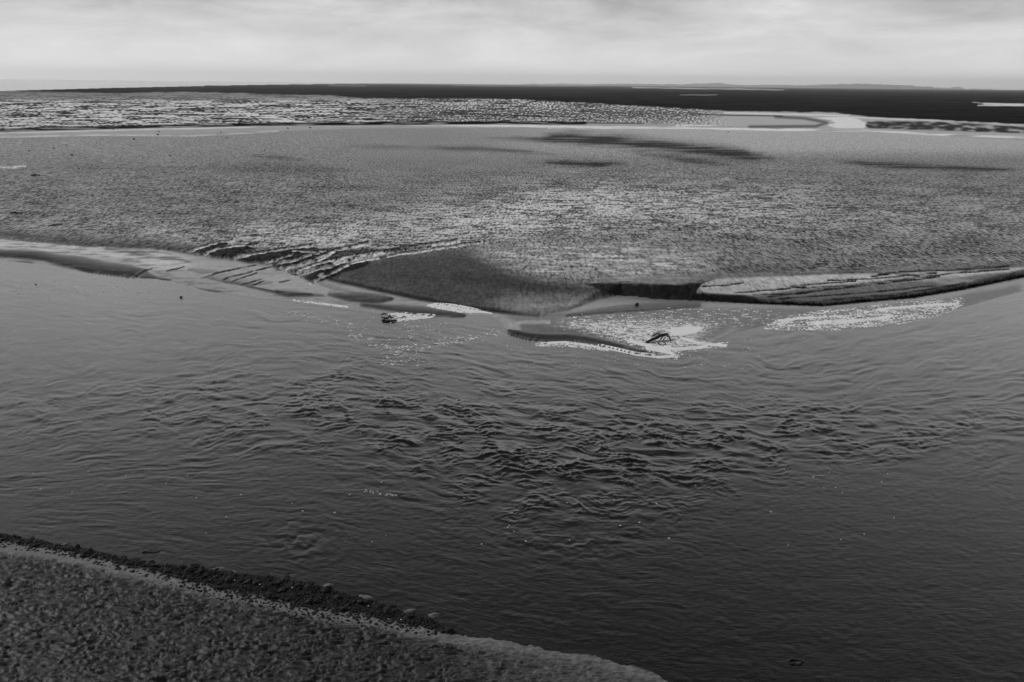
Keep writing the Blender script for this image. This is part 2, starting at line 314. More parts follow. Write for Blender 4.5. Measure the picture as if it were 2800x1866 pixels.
    grey = ss((285 - v) / 22) * (1 - ss((u - 900) / 500))
    paint(ft * grey, .15, .45, .2)
    paint(ft * sd * fade * (1 - .45 * grey), .02, .03, .4)
    fine = ss((n3 + .1 + .3 * np.exp(-((v - 312) / 14) ** 2)) / .3) * ss((u - 900) / 300) * (1 - ss((u - 1850) / 250))
    paint(ft * fine * .85, .025, .05, .4)
    h = h + ft * sd * fade * .12
    paint(ft * ss((u - 1880) / 180) * .8, .24, .6, .05)
    k = line_mask(u, v, [(2120, 320), (2200, 324), (2262, 336), (2230, 346), (2050, 347)], 7); paint(k, .09, .25, .1)
    k = line_mask(u, v, [(1880, 312), (2000, 316), (2140, 318)], 2.6); paint(k, .03, .05, .1)
    k = line_mask(u, v, [(-900, 366), (0, 357), (200, 352), (400, 347), (700, 341), (1400, 336), (1600, 337)], 7.0); paint(np.clip(k * 1.6, 0, 1) * mid * (.25 + .75 * brk), .004, .0, .3); h = h + k * mid * .1
    k = line_mask(u, v, [(1500, 336), (1760, 338)], 2.2); paint(k * mid, .01, .0, .3)
    k = poly_mask(u, vv, [(2230, 321), (2320, 318), (2350, 326), (2372, 338), (2362, 352), (2285, 352), (2262, 343), (2285, 337), (2270, 328)], 1.6)
    paint(k, .45, 1.0, 0); paint(line_mask(u, vv, [(1980, 309), (2150, 312), (2320, 316)], 3), .4, 1.0, 0)
    # dark tongue at the right
    k = poly_mask(u, vv, [(2374, 330), (2560, 333), (2790, 346), (3400, 372), (3400, 392), (2790, 364), (2560, 358), (2376, 352), (2366, 342)], 2.5)
    paint(k * ss(n2 * 1.4 + .75), .02, .04, .3)
    paint(line_mask(u, vv, [(2330, 320), (2560, 330), (2800, 341)], 3.2), .4, 1.0, 0)
    # ---------------- marsh
    mr = ss((T1 - v + n2 * 2.5) / 2 + .5) * mid
    paint(mr, np.clip(.014 + .016 * perlin(u / 260, v / 3.4, 60) + .012 * perlin(u / 60, v / 2, 61), .003, .06), .0, 1.0)
    h = h + mr * .5
    for pl, w, s_ in [([(1730, 240.5), (1850, 242), (1960, 243.4), (2143, 247)], 2.0, .8), ([(900, 236), (1000, 236)], 1.6, .4), ([(1240, 233.5), (1330, 235), (1620, 236)], 1.4, .45), ([(2690, 284), (2760, 287), (2950, 292)], 5, 1),
                      ([(2675, 289), (2760, 290), (2900, 294)], 3, .9), ([(2660, 280), (2700, 284)], 2, .6), ([(1860, 259), (1960, 259)], 1.5, .5)]:
        paint(line_mask(u, vv, pl, w) * s_, .4, 1.0, 0)
    h = np.where(v < E1, np.minimum(h, -.6), h)
    # ---------------- near bank
    N = cv(uo, NEAR); s = vo - N + wv * .3 + perlin(uo / 16, vo / 16, 82) * 4 + perlin(uo / 50, vo / 50, 83) * 6
    nb = vo > N - 260
    tp_ = 1 - .75 * ss((uo - 1180) / 250); hb = np.where(s > 0, .02 + .16 * tp_ * ss(s / 14) + .30 * ss(s / 220), s * .012)
    isn = nb & (s > -200)
    h = np.where(isn & (s > -60), np.maximum(hb, -1.2), h)
    on = (s > -3) & isn
    R = cv(uo, ROCKLOW); rk = ss((R - vo + n2 * 5) / 8 + .5) * on
    rough = ss((vo - R - 18 + n2 * 14 + n4 * 8) / 34) * (1 - .55 * ss((uo - 950 - (vo - 1700) * 1.2) / 500))
    al = .18 - .145 * rough + n2 * .025 - .07 * ss((uo - 1250) / 200) * (1 - rough) * ss(fbm(uo / 22, vo / 9, 88) * 2 + .6)
    xw = x + fbm(x / 1.6, y / 1.2, 70) * .5; yw = y + .10 * x + fbm(x / 1.5, y / 1.0, 72) * .22
    cl = 1 - 2.6 * np.abs(perlin(xw / .80, yw / .26, 74)); c2 = 1 - 2.6 * np.abs(perlin(xw / .38, yw / .14, 76))
    c3 = fbm(xw / .2, yw / .10, 78, 2); h = h + on * ((.015 + .060 * rough) * cl * (.6 + .8 * ss(fbm(x / 2.5, y / 1.5, 79) + .5)) + (.010 + .030 * rough) * c2 + (.016 + .012 * rough) * c3)
    wb = np.where(on, 1.0, 0)
    alb = alb * (1 - wb) + al * wb; wet = wet * (1 - wb) + (.4 + .1 * n2) * wb; rip = rip * (1 - wb) + .55 * wb; grain = grain * (1 - wb)
    paint(rk, .015, .12, 1.0); h = h + rk * (.05 + .07 * perlin(x / .5, y / .5, 80))
    k = poly_mask(uo, vo, [(960, 1640), (1000, 1640), (990, 1650)], 3)
    return h, np.clip(alb, .004, .6), np.clip(wet, 0, 1), np.clip(rip, 0, 1), np.clip(grain, 0, 1), u, v

# ------------------------------------------------------------------ materials
def mat(name):
    m = bpy.data.materials.new(name); m.use_nodes = True
    nt = m.node_tree; nt.nodes.clear()
    return m, nt, nt.nodes, nt.links
def N_(ns, t, **kw):
    n = ns.new(t)
    for k, v in kw.items(): setattr(n, k, v)
    return n
def math_(nt, op, a, b=None, clamp=False):
    n = nt.nodes.new('ShaderNodeMath'); n.operation = op; n.use_clamp = clamp
    for i, q in enumerate([a, b]):
        if q is None: continue
        if isinstance(q, (int, float)): n.inputs[i].default_value = q
        else: nt.links.new(q, n.inputs[i])
    return n.outputs[0]

def terrain_mat():
    m, nt, ns, L = mat('tidal_mud')
    geo = N_(ns, 'ShaderNodeNewGeometry')
    A = {}
    for k in ('alb', 'wet', 'rip', 'grain'):
        n = N_(ns, 'ShaderNodeAttribute', attribute_name=k); A[k] = n.outputs['Fac']
    n1 = N_(ns, 'ShaderNodeTexNoise'); n1.inputs['Scale'].default_value = 1.4; n1.inputs['Detail'].default_value = 6; n1.inputs['Roughness'].default_value = .65
    n2 = N_(ns, 'ShaderNodeTexNoise'); n2.inputs['Scale'].default_value = 9.0; n2.inputs['Detail'].default_value = 5; n2.inputs['Roughness'].default_value = .7
    for n in (n1, n2): L.new(geo.outputs['Position'], n.inputs['Vector'])
    f = math_(nt, 'ADD', math_(nt, 'MULTIPLY', n1.outputs['Fac'], .8), math_(nt, 'MULTIPLY', n2.outputs['Fac'], .8))   # about .8
    f = math_(nt, 'ADD', math_(nt, 'MULTIPLY', f, 1.3), -.04)
    mg = N_(ns, 'ShaderNodeMapping'); mg.inputs['Scale'].default_value = (2.3, .62, 1); L.new(geo.outputs['Position'], mg.inputs['Vector'])
    n4 = N_(ns, 'ShaderNodeTexNoise'); n4.inputs['Scale'].default_value = 1.0; n4.inputs['Detail'].default_value = 4; n4.inputs['Roughness'].default_value = .7; L.new(mg.outputs[0], n4.inputs['Vector'])
    gr = math_(nt, 'MULTIPLY', math_(nt, 'MULTIPLY', math_(nt, 'SUBTRACT', n4.outputs['Fac'], .5), 11.0), A['grain'])
    f = math_(nt, 'MAXIMUM', math_(nt, 'ADD', f, math_(nt, 'MINIMUM', gr, .9)), .12)
    al = math_(nt, 'MULTIPLY', A['alb'], f)
    b = N_(ns, 'ShaderNodeBsdfPrincipled'); o = N_(ns, 'ShaderNodeOutputMaterial')
    cc = N_(ns, 'ShaderNodeCombineColor')
    for i in range(3): L.new(al, cc.inputs[i])
    L.new(cc.outputs[0], b.inputs['Base Color'])
    w2 = math_(nt, 'MULTIPLY', A['wet'], math_(nt, 'ADD', math_(nt, 'MULTIPLY', gr, .7), 1.0), clamp=True)
    L.new(math_(nt, 'SUBTRACT', .85, math_(nt, 'MULTIPLY', A['wet'], .74)), b.inputs['Roughness'])
    L.new(math_(nt, 'MULTIPLY', w2, .9), b.inputs['Specular IOR Level'])
    b.inputs['IOR'].default_value = 1.45
    bp = N_(ns, 'ShaderNodeBump'); bp.inputs['Distance'].default_value = .12
    hh = math_(nt, 'ADD', math_(nt, 'MULTIPLY', n1.outputs['Fac'], .8), math_(nt, 'MULTIPLY', n2.outputs['Fac'], .45))
    L.new(hh, bp.inputs['Height']); L.new(math_(nt, 'MULTIPLY', A['rip'], .9), bp.inputs['Strength'])
    L.new(bp.outputs[0], b.inputs['Normal']); L.new(b.outputs[0], o.inputs[0])
    return m

def water_mat():
    m, nt, ns, L = mat('silty_water')
    geo = N_(ns, 'ShaderNodeNewGeometry')
    mp = N_(ns, 'ShaderNodeMapping'); mp.inputs['Scale'].default_value = (1.6, 2.6, 1); mp.inputs['Rotation'].default_value = (0, 0, .12)
    L.new(geo.outputs['Position'], mp.inputs['Vector'])
    n1 = N_(ns, 'ShaderNodeTexNoise'); n1.inputs['Scale'].default_value = 3.6; n1.inputs['Detail'].default_value = 5; n1.inputs['Roughness'].default_value = .72
    L.new(mp.outputs[0], n1.inputs['Vector'])
    n3 = N_(ns, 'ShaderNodeTexNoise'); n3.inputs['Scale'].default_value = .06; n3.inputs['Detail'].default_value = 3
    L.new(geo.outputs['Position'], n3.inputs['Vector'])
    b = N_(ns, 'ShaderNodeBsdfPrincipled'); o = N_(ns, 'ShaderNodeOutputMaterial')
    al = math_(nt, 'ADD', math_(nt, 'MULTIPLY', n3.outputs['Fac'], .012), .002)
    cc = N_(ns, 'ShaderNodeCombineColor')
    for i in range(3): L.new(al, cc.inputs[i])
    L.new(cc.outputs[0], b.inputs['Base Color'])
    b.inputs['Roughness'].default_value = .10; b.inputs['IOR'].default_value = 1.34
    bp = N_(ns, 'ShaderNodeBump'); bp.inputs['Distance'].default_value = .016; bp.inputs['Strength'].default_value = .85
    fa_ = N_(ns, 'ShaderNodeAttribute', attribute_name='flow_s'); fb_ = N_(ns, 'ShaderNodeAttribute', attribute_name='flow_c')
    cx = N_(ns, 'ShaderNodeCombineXYZ'); L.new(math_(nt, 'MULTIPLY', fa_.outputs['Fac'], 1 / 42), cx.inputs[0]); L.new(math_(nt, 'MULTIPLY', fb_.outputs['Fac'], 1 / 5.5), cx.inputs[1])
    n5 = N_(ns, 'ShaderNodeTexNoise'); n5.inputs['Scale'].default_value = 1.0; n5.inputs['Detail'].default_value = 4; n5.inputs['Roughness'].default_value = .6; L.new(cx.outputs[0], n5.inputs['Vector'])
    L.new(math_(nt, 'ADD', math_(nt, 'MULTIPLY', n1.outputs['Fac'], .9), math_(nt, 'MULTIPLY', n5.outputs['Fac'], .9)), bp.inputs['Height']); L.new(bp.outputs[0], b.inputs['Normal'])
    L.new(b.outputs[0], o.inputs[0])
    return m

def simple_mat(name, alb, rough=.8, spec=.3, sc_=6.0, var=.5, bump=.4, dist=.05):
    m, nt, ns, L = mat(name)
    tc = N_(ns, 'ShaderNodeNewGeometry')
    n = N_(ns, 'ShaderNodeTexNoise'); n.inputs['Scale'].default_value = sc_; n.inputs['Detail'].default_value = 6; n.inputs['Roughness'].default_value = .65
    L.new(tc.outputs['Position'], n.inputs['Vector'])
    al = math_(nt, 'MULTIPLY', math_(nt, 'ADD', math_(nt, 'MULTIPLY', n.outputs['Fac'], 2 * var), 1 - var), alb)
    cc = N_(ns, 'ShaderNodeCombineColor')
    for i in range(3): L.new(al, cc.inputs[i])
    b = N_(ns, 'ShaderNodeBsdfPrincipled'); o = N_(ns, 'ShaderNodeOutputMaterial')
    L.new(cc.outputs[0], b.inputs['Base Color']); b.inputs['Roughness'].default_value = rough; b.inputs['Specular IOR Level'].default_value = spec
    bp = N_(ns, 'ShaderNodeBump'); bp.inputs['Distance'].default_value = dist; bp.inputs['Strength'].default_value = bump
    L.new(n.outputs['Fac'], bp.inputs['Height']); L.new(bp.outputs[0], b.inputs['Normal']); L.new(b.outputs[0], o.inputs[0])
    return m

M_T = terrain_mat(); M_W = water_mat()
M_FOAM = simple_mat('sea_foam', .95, .9, .1, 8, .2, .6, .04)
M_WOOD = simple_mat('wet_driftwood', .035, .6, .35, 7, .6, .7, .04)
M_PALEWOOD = simple_mat('weathered_wood', .22, .7, .3, 7, .5, .6, .03)
M_ROCK = simple_mat('weed_covered_rock', .016, .7, .18, 5, .7, .9, .06)
M_ROCK2 = simple_mat('bare_grey_rock', .15, .75, .3, 5, .4, .8, .05)
M_HILL = simple_mat('distant_wooded_land', .34, .95, 0, .004, .5, 0, 1)

# ------------------------------------------------------------------ mesh helper
def grid_mesh(name, X, Y, Z, keep=None, attrs=None, m=None, smooth=True):
    r, c = X.shape
    idx = np.arange(r * c).reshape(r, c)
    q = np.stack([idx[:-1, :-1], idx[:-1, 1:], idx[1:, 1:], idx[1:, :-1]], -1).reshape(-1, 4)
    if keep is not None: q = q[keep.reshape(-1)]
    co = np.stack([X, Y, Z], -1).reshape(-1, 3)
    used, inv = np.unique(q.ravel(), return_inverse=True)
    co = co[used]; q = inv.reshape(-1, 4)
    me = bpy.data.meshes.new(name)
    me.vertices.add(len(co)); me.vertices.foreach_set('co', co.astype(np.float32).ravel())
    me.loops.add(q.size); me.loops.foreach_set('vertex_index', q.astype(np.int32).ravel())
    me.polygons.add(len(q)); me.polygons.foreach_set('loop_start', np.arange(0, q.size, 4, dtype=np.int32))
    me.polygons.foreach_set('loop_total', np.full(len(q), 4, np.int32))
    me.update(calc_edges=True)
    if smooth: me.polygons.foreach_set('use_smooth', np.ones(len(q), bool))
    for k, a in (attrs or {}).items():
        at = me.attributes.new(k, 'FLOAT', 'POINT'); at.data.foreach_set('value', a.ravel()[used].astype(np.float32))
    if m: me.materials.append(m)
    o = bpy.data.objects.new(name, me); col.objects.link(o)
    return o

def raw_mesh(name, verts, faces, m, parent=None, smooth=False):
    me = bpy.data.meshes.new(name); me.from_pydata([tuple(map(float, v)) for v in verts], [], [tuple(map(int, f)) for f in faces]); me.update()
    if smooth: me.polygons.foreach_set('use_smooth', np.ones(len(faces), bool))
    if m: me.materials.append(m)
    o = bpy.data.objects.new(name, me); col.objects.link(o)
    if parent: o.parent = parent
    return o

def tag(o, label, cat=None, group=None, kind=None):
    o['label'] = label
    if cat: o['category'] = cat
    if group: o['group'] = group
    if kind: o['kind'] = kind
    return o

# ------------------------------------------------------------------ ground + water sheets
def rings():
    el = np.concatenate([np.linspace(78, 44, 24)[:-1], np.arange(44, 28, -.04), np.arange(28, 15, -.05), np.arange(15, 3.0, -.043), np.arange(3.0, .3, -.022), np.array([.27, .24, .21, .18, .15, .12, .09, .065, .045, .035])])
    return CH / np.tan(np.radians(el))
D = rings()
th = np.radians(np.concatenate([np.arange(-54, -41, .5), np.arange(-41, -31, .07), np.arange(-31, 31, .058), np.arange(31, 41, .07), np.arange(41, 54.1, .5)]))
TH, DD = np.meshgrid(th, D)
X = DD * np.sin(TH); Y = DD * np.cos(TH)
sh0 = X.shape
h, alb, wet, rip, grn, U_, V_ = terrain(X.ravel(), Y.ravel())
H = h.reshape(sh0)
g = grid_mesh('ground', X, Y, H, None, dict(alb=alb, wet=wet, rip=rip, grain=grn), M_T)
tag(g, 'tidal mud flats with ripples, drainage channels, a broken bank and salt marsh', kind='structure')

def n_(u, v): return fbm(u / 140, v / 60, 161) * 2.5
def flow(x, y, u=None, v=None):
    """along and across the current"""
    if u is None: u, v = proj(x, y, 0.0)
    a = cv(u, [(-900, 90), (0, -60), (800, 0), (1200, 55), (1500, 90), (1900, 110), (2300, 85), (2800, 0), (3600, -140)])
    b = cv(u, [(-900, 300), (0, 120), (300, 80), (700, 10), (1000, 0), (1400, 60), (1800, 130), (2100, 160), (2400, 150), (2800, 90), (3600, 0)])
    d = cv(u, [(-900, -280), (0, -130), (800, 0), (1500, 140), (2000, 190), (2800, 200), (3600, 200)])
    F = a + (b - a) * ss((v - 850) / 200); F = F + (d - F) * ss((v - 1200) / 350)
    w1 = fbm(u / 300, v / 110, 163) * 26 + fbm(u / 90, v / 40, 165) * 10
    return u, v - F + w1
def wave(x, y):
    u, v = proj(x, y, 0.0)
    d = np.hypot(x, y)
    near = 1 - ss((d - 160) / 120)
    band = np.exp(-(((v - cv(u, [(0, 1130), (500, 1120), (900, 1100), (1200, 1180), (1500, 1260), (1800, 1240), (2100, 1190), (2400, 1180), (2800, 1160)])) /
                     cv(u, [(0, 80), (700, 110), (1200, 150), (1700, 150), (2200, 90), (2800, 50)])) ** 2))
    band = band * cv(u, [(0, .25), (500, .45), (900, .8), (1300, 1), (1800, 1), (2200, .8), (2500, .6), (2800, .5)]) * ss((fbm(u / 130, v / 60, 90) + .45) / .6)
    s_, c = flow(x, y, u, v)
    wx = x + fbm(x / 5, y / 5, 100) * 2.0; wy = y + fbm(x / 4, y / 4, 103) * 1.6 + .12 * x
    sq = lambda n: np.maximum(1 - np.abs(n) * 1.9, 0) ** 1.5
    r1 = sq(perlin(wx / 2.8, wy / 1.0, 106)); r2 = sq(perlin(wx / 1.2, wy / .5, 109)); r3 = sq(perlin(wx / .62, wy / .28, 141))
    sw = perlin(wx / 3.2, wy / 1.3, 112)
    fine = perlin(x / .55 + wx * .3, y / .38, 115)
    ptc = ss((fbm(u / 110, v / 45, 144) + .35) / .5)
    # long lines that follow the current
    f1 = perlin(s_ / 150, c / 11, 150); f2 = perlin(s_ / 90, c / 20, 152); f3 = perlin(s_ / 60, c / 5.5, 154)
    fm = ss(fbm(u / 260, v / 70, 156) * 1.6 + .55)
    lines = (.040 * f2 * (.4 + .9 * ss(fbm(u / 150, v / 60, 166) * 2 + .4)) + .034 * f1 + .024 * f3) * cv(v, [(750, .5), (850, .5), (1000, .9), (1200, .7), (1400, .22), (1900, .07)]) * (.25 + .9 * fm) * cv(u, [(0, 1), (1800, 1), (2200, 1.1), (2800, 1.2)]) * (1 - .75 * ss((v - 1230) / 120) * ss((u - 1800) / 300))
    sxl = np.hypot((u - 830) / 130, (v - 1480) / 70); spiral = np.sin(sxl * 14 + fbm(u / 60, v / 40, 130) * 5) * np.exp(-sxl ** 2 * 1.6)
    sw2 = np.hypot((u - 1560) / 190, (v - 1430) / 70); spiral2 = np.sin(sw2 * 9 + fbm(u / 70, v / 40, 133) * 6) * np.exp(-(sw2 - .9) ** 2 * 5)
    ob = perlin((u * .35 + v) / 13 + n_(u, v), (u - v * .6) / 90, 158) * ss((u - 1900) / 350) * np.exp(-((v - 1000) / 120) ** 2)
    z = near * (lines + .028 * ob + band * (.068 * r1 * (.3 + .9 * ptc) + .056 * r2 * (.3 + ptc) + .036 * r3 * (.2 + ptc) + .06 * sw + .02 * fine * ptc) + .005 * fine * (.5 + ptc) + .007 * sw + .003 * r3 * (.3 + ptc) + .018 * spiral + .015 * spiral2)
    return z
cell_land = (H > .22)
kp = ~(cell_land[:-1, :-1] & cell_land[1:, :-1] & cell_land[:-1, 1:] & cell_land[1:, 1:])
kp &= ((DD[:-1, :-1] < 900) | (H[:-1, :-1] < 0))
Wz = wave(X.ravel(), Y.ravel()).reshape(sh0)
depth = np.clip(-H / .25, .12, 1)
fs_, fc_ = flow(X.ravel(), Y.ravel())
w = grid_mesh('water', X, Y, Wz * depth, kp, dict(flow_s=fs_, flow_c=fc_), M_W)
tag(w, 'grey silty tidal river with eddies and choppy ripples', kind='structure')

# ------------------------------------------------------------------ distant hills, with wooded crests
def ridge(name, prof, dist, seed, label, depth=1800):
    us = np.arange(prof[0][0], prof[-1][0], 3.0)
    top = cv(us, prof) + fbm(us / 28, us * 0 + .5, seed, 4) * 3.2 + fbm(us / 9, us * 0 + .5, seed + 2, 2) * 1.6
    a = (us - 1400) / FP
    hor = 930.0
    rows = []
    ks = np.array([-1, -.8, -.55, -.3, 0, .4, .8, 1])
    sh = np.array([0, .35, .7, .93, 1, .85, .4, 0])
    Xs = []; Ys = []; Zs = []
    b = (933 - top) / FP
    dx = Fv[0] + a * Rv[0] + b * Uv[0]; dy = Fv[1] + a * Rv[1] + b * Uv[1]; dz = Fv[2] + a * Rv[2] + b * Uv[2]
    zt = CH + dz / dy * dist
    zt = np.maximum(zt, 1.0) * .8
    for k, s in zip(ks, sh):
        dd = dist + k * depth
        Xs.append(dx / dy * dd); Ys.append(np.full(us.shape, dd)); Zs.append(np.maximum(zt * s * (1 + .12 * perlin(us / 14, us * 0 + k * 3, seed + 5) * (s < 1)), -2))
    o = grid_mesh(name, np.array(Xs), np.array(Ys), np.array(Zs), None, None, M_HILL)
    tag(o, label, kind='structure')
    return o
ridge('hills', [(-700, 216), (-200, 218), (60, 221), (160, 222), (250, 228), (330, 233), (420, 238)], 33000, 3, 'faint hazy hills beyond the sea at the far left')
ridge('hills', [(1380, 232), (1480, 228), (1640, 229), (1850, 229), (1930, 227), (1965, 224), (2010, 231), (2080, 231), (2190, 232), (2250, 229), (2340, 228), (2420, 231), (2520, 237), (2600, 240), (2618, 234), (2640, 243), (2690, 243), (2760, 246),
                (2850, 246), (3300, 250), (3800, 258)], 30000, 9, 'faint hazy wooded shore along the horizon at the right')
ridge('hills', [(2180, 238), (2260, 231), (2300, 227), (2350, 226), (2400, 228), (2480, 231), (2540, 236), (2600, 244)], 24000, 15, 'low hazy wooded hill standing a little nearer than the right shore')

# ------------------------------------------------------------------ foam
def foam(name, u0_, u1_, v0_, v1_, fn, label, su=1.1, sv=.6, th_=.03):
    us = np.arange(u0_, u1_, su); vs = np.arange(v0_, v1_, sv)
    Ug, Vg = np.meshgrid(us, vs)
    x, y = ground(Ug.ravel(), Vg.ravel())
    hh = terrain(x, y)[0]
    z = np.maximum(hh, wave(x, y) * .3)
    mk = fn(Ug.ravel(), Vg.ravel())
    lump = fbm(Ug.ravel() / 5, Vg.ravel() / 2.5, 140)
    z = z + th_ * np.clip(mk * 3, 0, 1) * (.8 + .7 * lump) - .01
    mk = mk.reshape(Ug.shape)
    kp_ = (mk[:-1, :-1] + mk[1:, :-1] + mk[:-1, 1:] + mk[1:, 1:]) / 4 > .12
    o = grid_mesh(name, x.reshape(Ug.shape), y.reshape(Ug.shape), z.reshape(Ug.shape), kp_, None, M_FOAM)
    return tag(o, label, 'foam', None, 'stuff')
def fa(u, v):
    w1 = fbm(u / 40, v / 9, 150) * 6
    core = poly_mask(u + w1, v + w1 * .4, [(1560, 885), (1700, 882), (1860, 888), (1935, 893), (1905, 915), (1860, 922), (1880, 935), (1985, 943), (1940, 950), (1870, 956), (1850, 975), (1780, 958), (1690, 935), (1640, 915)], 22)
    solid = poly_mask(u, v + w1 * .3, [(1835, 902), (1880, 896), (1925, 899), (1905, 912), (1865, 920), (1835, 918)], 2)
    tail = line_mask(u, v, [(1865, 928), (1910, 940), (1985, 945)], 5) + line_mask(u, v, [(1770, 955), (1830, 965), (1850, 976)], 6) + .8 * line_mask(u, v, [(1720, 935), (1790, 952), (1850, 958), (1930, 948)], 6)
    out = poly_mask(u, v, [(1500, 884), (1560, 874), (1750, 862), (1900, 850), (2110, 856), (2160, 872), (2050, 888), (1930, 893), (1860, 930), (1700, 925), (1560, 900)], 18)
    nz = .7 * perlin(u / 26, v / 4.0, 152) + .8 * perlin(u / 8, v / 2.2, 154) + .8 * perlin(u / 3.4, v / 1.3, 156)
    return np.clip(ss((nz + 0.42 * core - .32) / .35) * core + solid + ss(tail * 1.5) + ss((nz - .48) / .3) * out, 0, 1)
foam('foam', 1480, 2180, 845, 985, fa, 'white broken foam spread round the driftwood on the shallows')
def fb(u, v):
    nz = .5 * perlin(u / 14, v / 4, 160) + .9 * perlin(u / 5, v / 1.8, 162)
    ln = line_mask(u, v, [(1500, 938), (1545, 936), (1600, 943), (1680, 957), (1740, 970), (1800, 977), (1850, 976)], 4)
    bd = line_mask(u, v, [(1470, 942), (1550, 942), (1660, 956)], 9)
    return np.clip(ss(ln * 1.8) * (nz > -.55) + ss((nz + .1) / .3) * bd, 0, 1)
foam('foam', 1460, 1870, 925, 990, fb, 'thin white line of foam under the edge of the low spit')
def fc(u, v):
    pm = poly_mask(u, v, [(2100, 896), (2200, 868), (2300, 858), (2500, 838), (2625, 826), (2575, 850), (2450, 876), (2350, 888), (2230, 897)], 24)
    nz = .5 * perlin(u / 22, v / 3.6, 170) + .9 * perlin(u / 7, v / 2.0, 172) + .5 * perlin(u / 60, v / 8, 174)
    st = line_mask(u, v, [(2210, 886), (2330, 882), (2440, 868)], 7) + line_mask(u, v, [(2400, 848), (2620, 832)], 5) + line_mask(u, v, [(2130, 878), (2260, 868)], 5)
    return np.clip(ss((nz - .06 + .8 * st + .06) / .3) * pm, 0, 1)
foam('foam', 2080, 2660, 815, 905, fc, 'mottled foam film below the slumped mud slab')
def fd(u, v):
    pm = poly_mask(u, v, [(1166, 838), (1190, 832), (1250, 838), (1300, 848), (1330, 856), (1260, 856), (1200, 847)], 3)
    nz = perlin(u / 8, v / 2.6, 180)
    return np.clip(pm * ss((nz + .55) / .3), 0, 1) + .9 * ss(1.5 * line_mask(u, v, [(1270, 846), (1345, 859)], 2.5))
foam('foam', 1150, 1360, 825, 870, fd, 'small bright foam patch at the tail of the sand bar', 1.2, .7)
def fe(u, v):
    nz = perlin(u / 9, v / 2.4, 190)
    return np.clip(ss(1.6 * line_mask(u, v, [(800, 822), (880, 832), (950, 841)], 3.5)) * ss((nz + .5 - .6 * ss((880 - u) / 60)) / .3), 0, 1)
foam('foam', 790, 970, 815, 850, fe, 'narrow streak of foam left of the tangled branches', 1.2, .6)
def fg(u, v):
    pm = poly_mask(u, v, [(1058, 862), (1090, 857), (1130, 862), (1190, 864), (1180, 868), (1110, 876), (1070, 880)], 3)
    nz = perlin(u / 8, v / 2.6, 200)
    return np.clip(pm * ss((nz + .5) / .3), 0, 1)
foam('foam', 1040, 1210, 850, 890, fg, 'foam caught behind the tangled branches in the river', 1.1, .6)

# foam flecks drifting on the river: small domes
def flecks(label, pts):
    vs = []; fs = []
    for (u, v, r) in pts:
        x, y = ground(u, v); x = float(x); y = float(y); b = len(vs)
        z0 = float(wave(np.array([x]), np.array([y]))[0])
        z0 = max(z0, float(terrain(np.array([x]), np.array([y]))[0][0])) if False else z0
        z0 += .015; k = 6; a0 = random.random() * 6
        for i in range(k):
            a = a0 + i * 2 * math.pi / k; rr = r * random.uniform(.7, 1.3)
            vs.append((x + 1.5 * rr * math.cos(a), y + 1.1 * rr * math.sin(a), z0 - .01))
        vs.append((x, y, z0 + r * .45))
        for i in range(k): fs.append((b + i, b + (i + 1) % k, b + k))
    o = raw_mesh('foam_flecks', vs, fs, M_FOAM)
    return tag(o, label, 'foam', None, 'stuff')
pts = []
def fld(n, fu, fv, dens, rr):
    c = 0; tries = 0
    while c < n and tries < n * 60:
        tries += 1
        u = random.uniform(*fu); v = random.uniform(*fv)
        if random.random() < dens(u, v): pts.append((u, v, random.uniform(*rr))); c += 1
curve1 = [(960, 915), (1010, 930), (1060, 950), (1150, 952), (1220, 940), (1300, 922), (1360, 912)]
def d1(u, v):
    c = float(np.interp(u, [p[0] for p in curve1], [p[1] for p in curve1]))
    cl = perlin(np.array([u / 26]), np.array([v / 8]), 210)[0]
    return max(0, min(1, math.exp(-((v - c) / 9) ** 2) * (.5 + 1.6 * cl) + .45 * math.exp(-((u - 1130) / 90) ** 2 - ((v - 905) / 32) ** 2) * (.5 + cl)))
fld(480, (950, 1380), (860, 985), d1, (.035, .11))
fld(110, (1040, 1200), (955, 1000), lambda u, v: max(0, .4 + perlin(np.array([u / 18]), np.array([v / 7]), 212)[0]) * math.exp(-((u - 1090) / 60) ** 2), (.04, .09))
fld(150, (780, 1010), (850, 900), lambda u, v: math.exp(-((v - (840 + (u - 780) * .22 + 12)) / 7) ** 2) * max(0, .3 + perlin(np.array([u / 20]), np.array([v / 6]), 214)[0] * 1.5), (.04, .09))
fld(200, (30, 620), (760, 850), lambda u, v: math.exp(-((v - 790) / 16) ** 2) * .5 * max(0, .2 + perlin(np.array([u / 30]), np.array([v / 5]), 216)[0] * 2), (.03, .08))
fld(160, (1380, 2080), (925, 1010), lambda u, v: .4 * max(0, perlin(np.array([u / 60]), np.array([v / 12]), 217)[0] * 2), (.03, .07))
fld(130, (40, 2500), (880, 1500), lambda u, v: .35, (.022, .045))
fld(26, (985, 1090), (1335, 1365), lambda u, v: math.exp(-((v - (1340 + (u - 985) * .16)) / 3) ** 2), (.02, .05))
flecks('scattered white foam flecks and bubbles drifting on the grey river', pts)

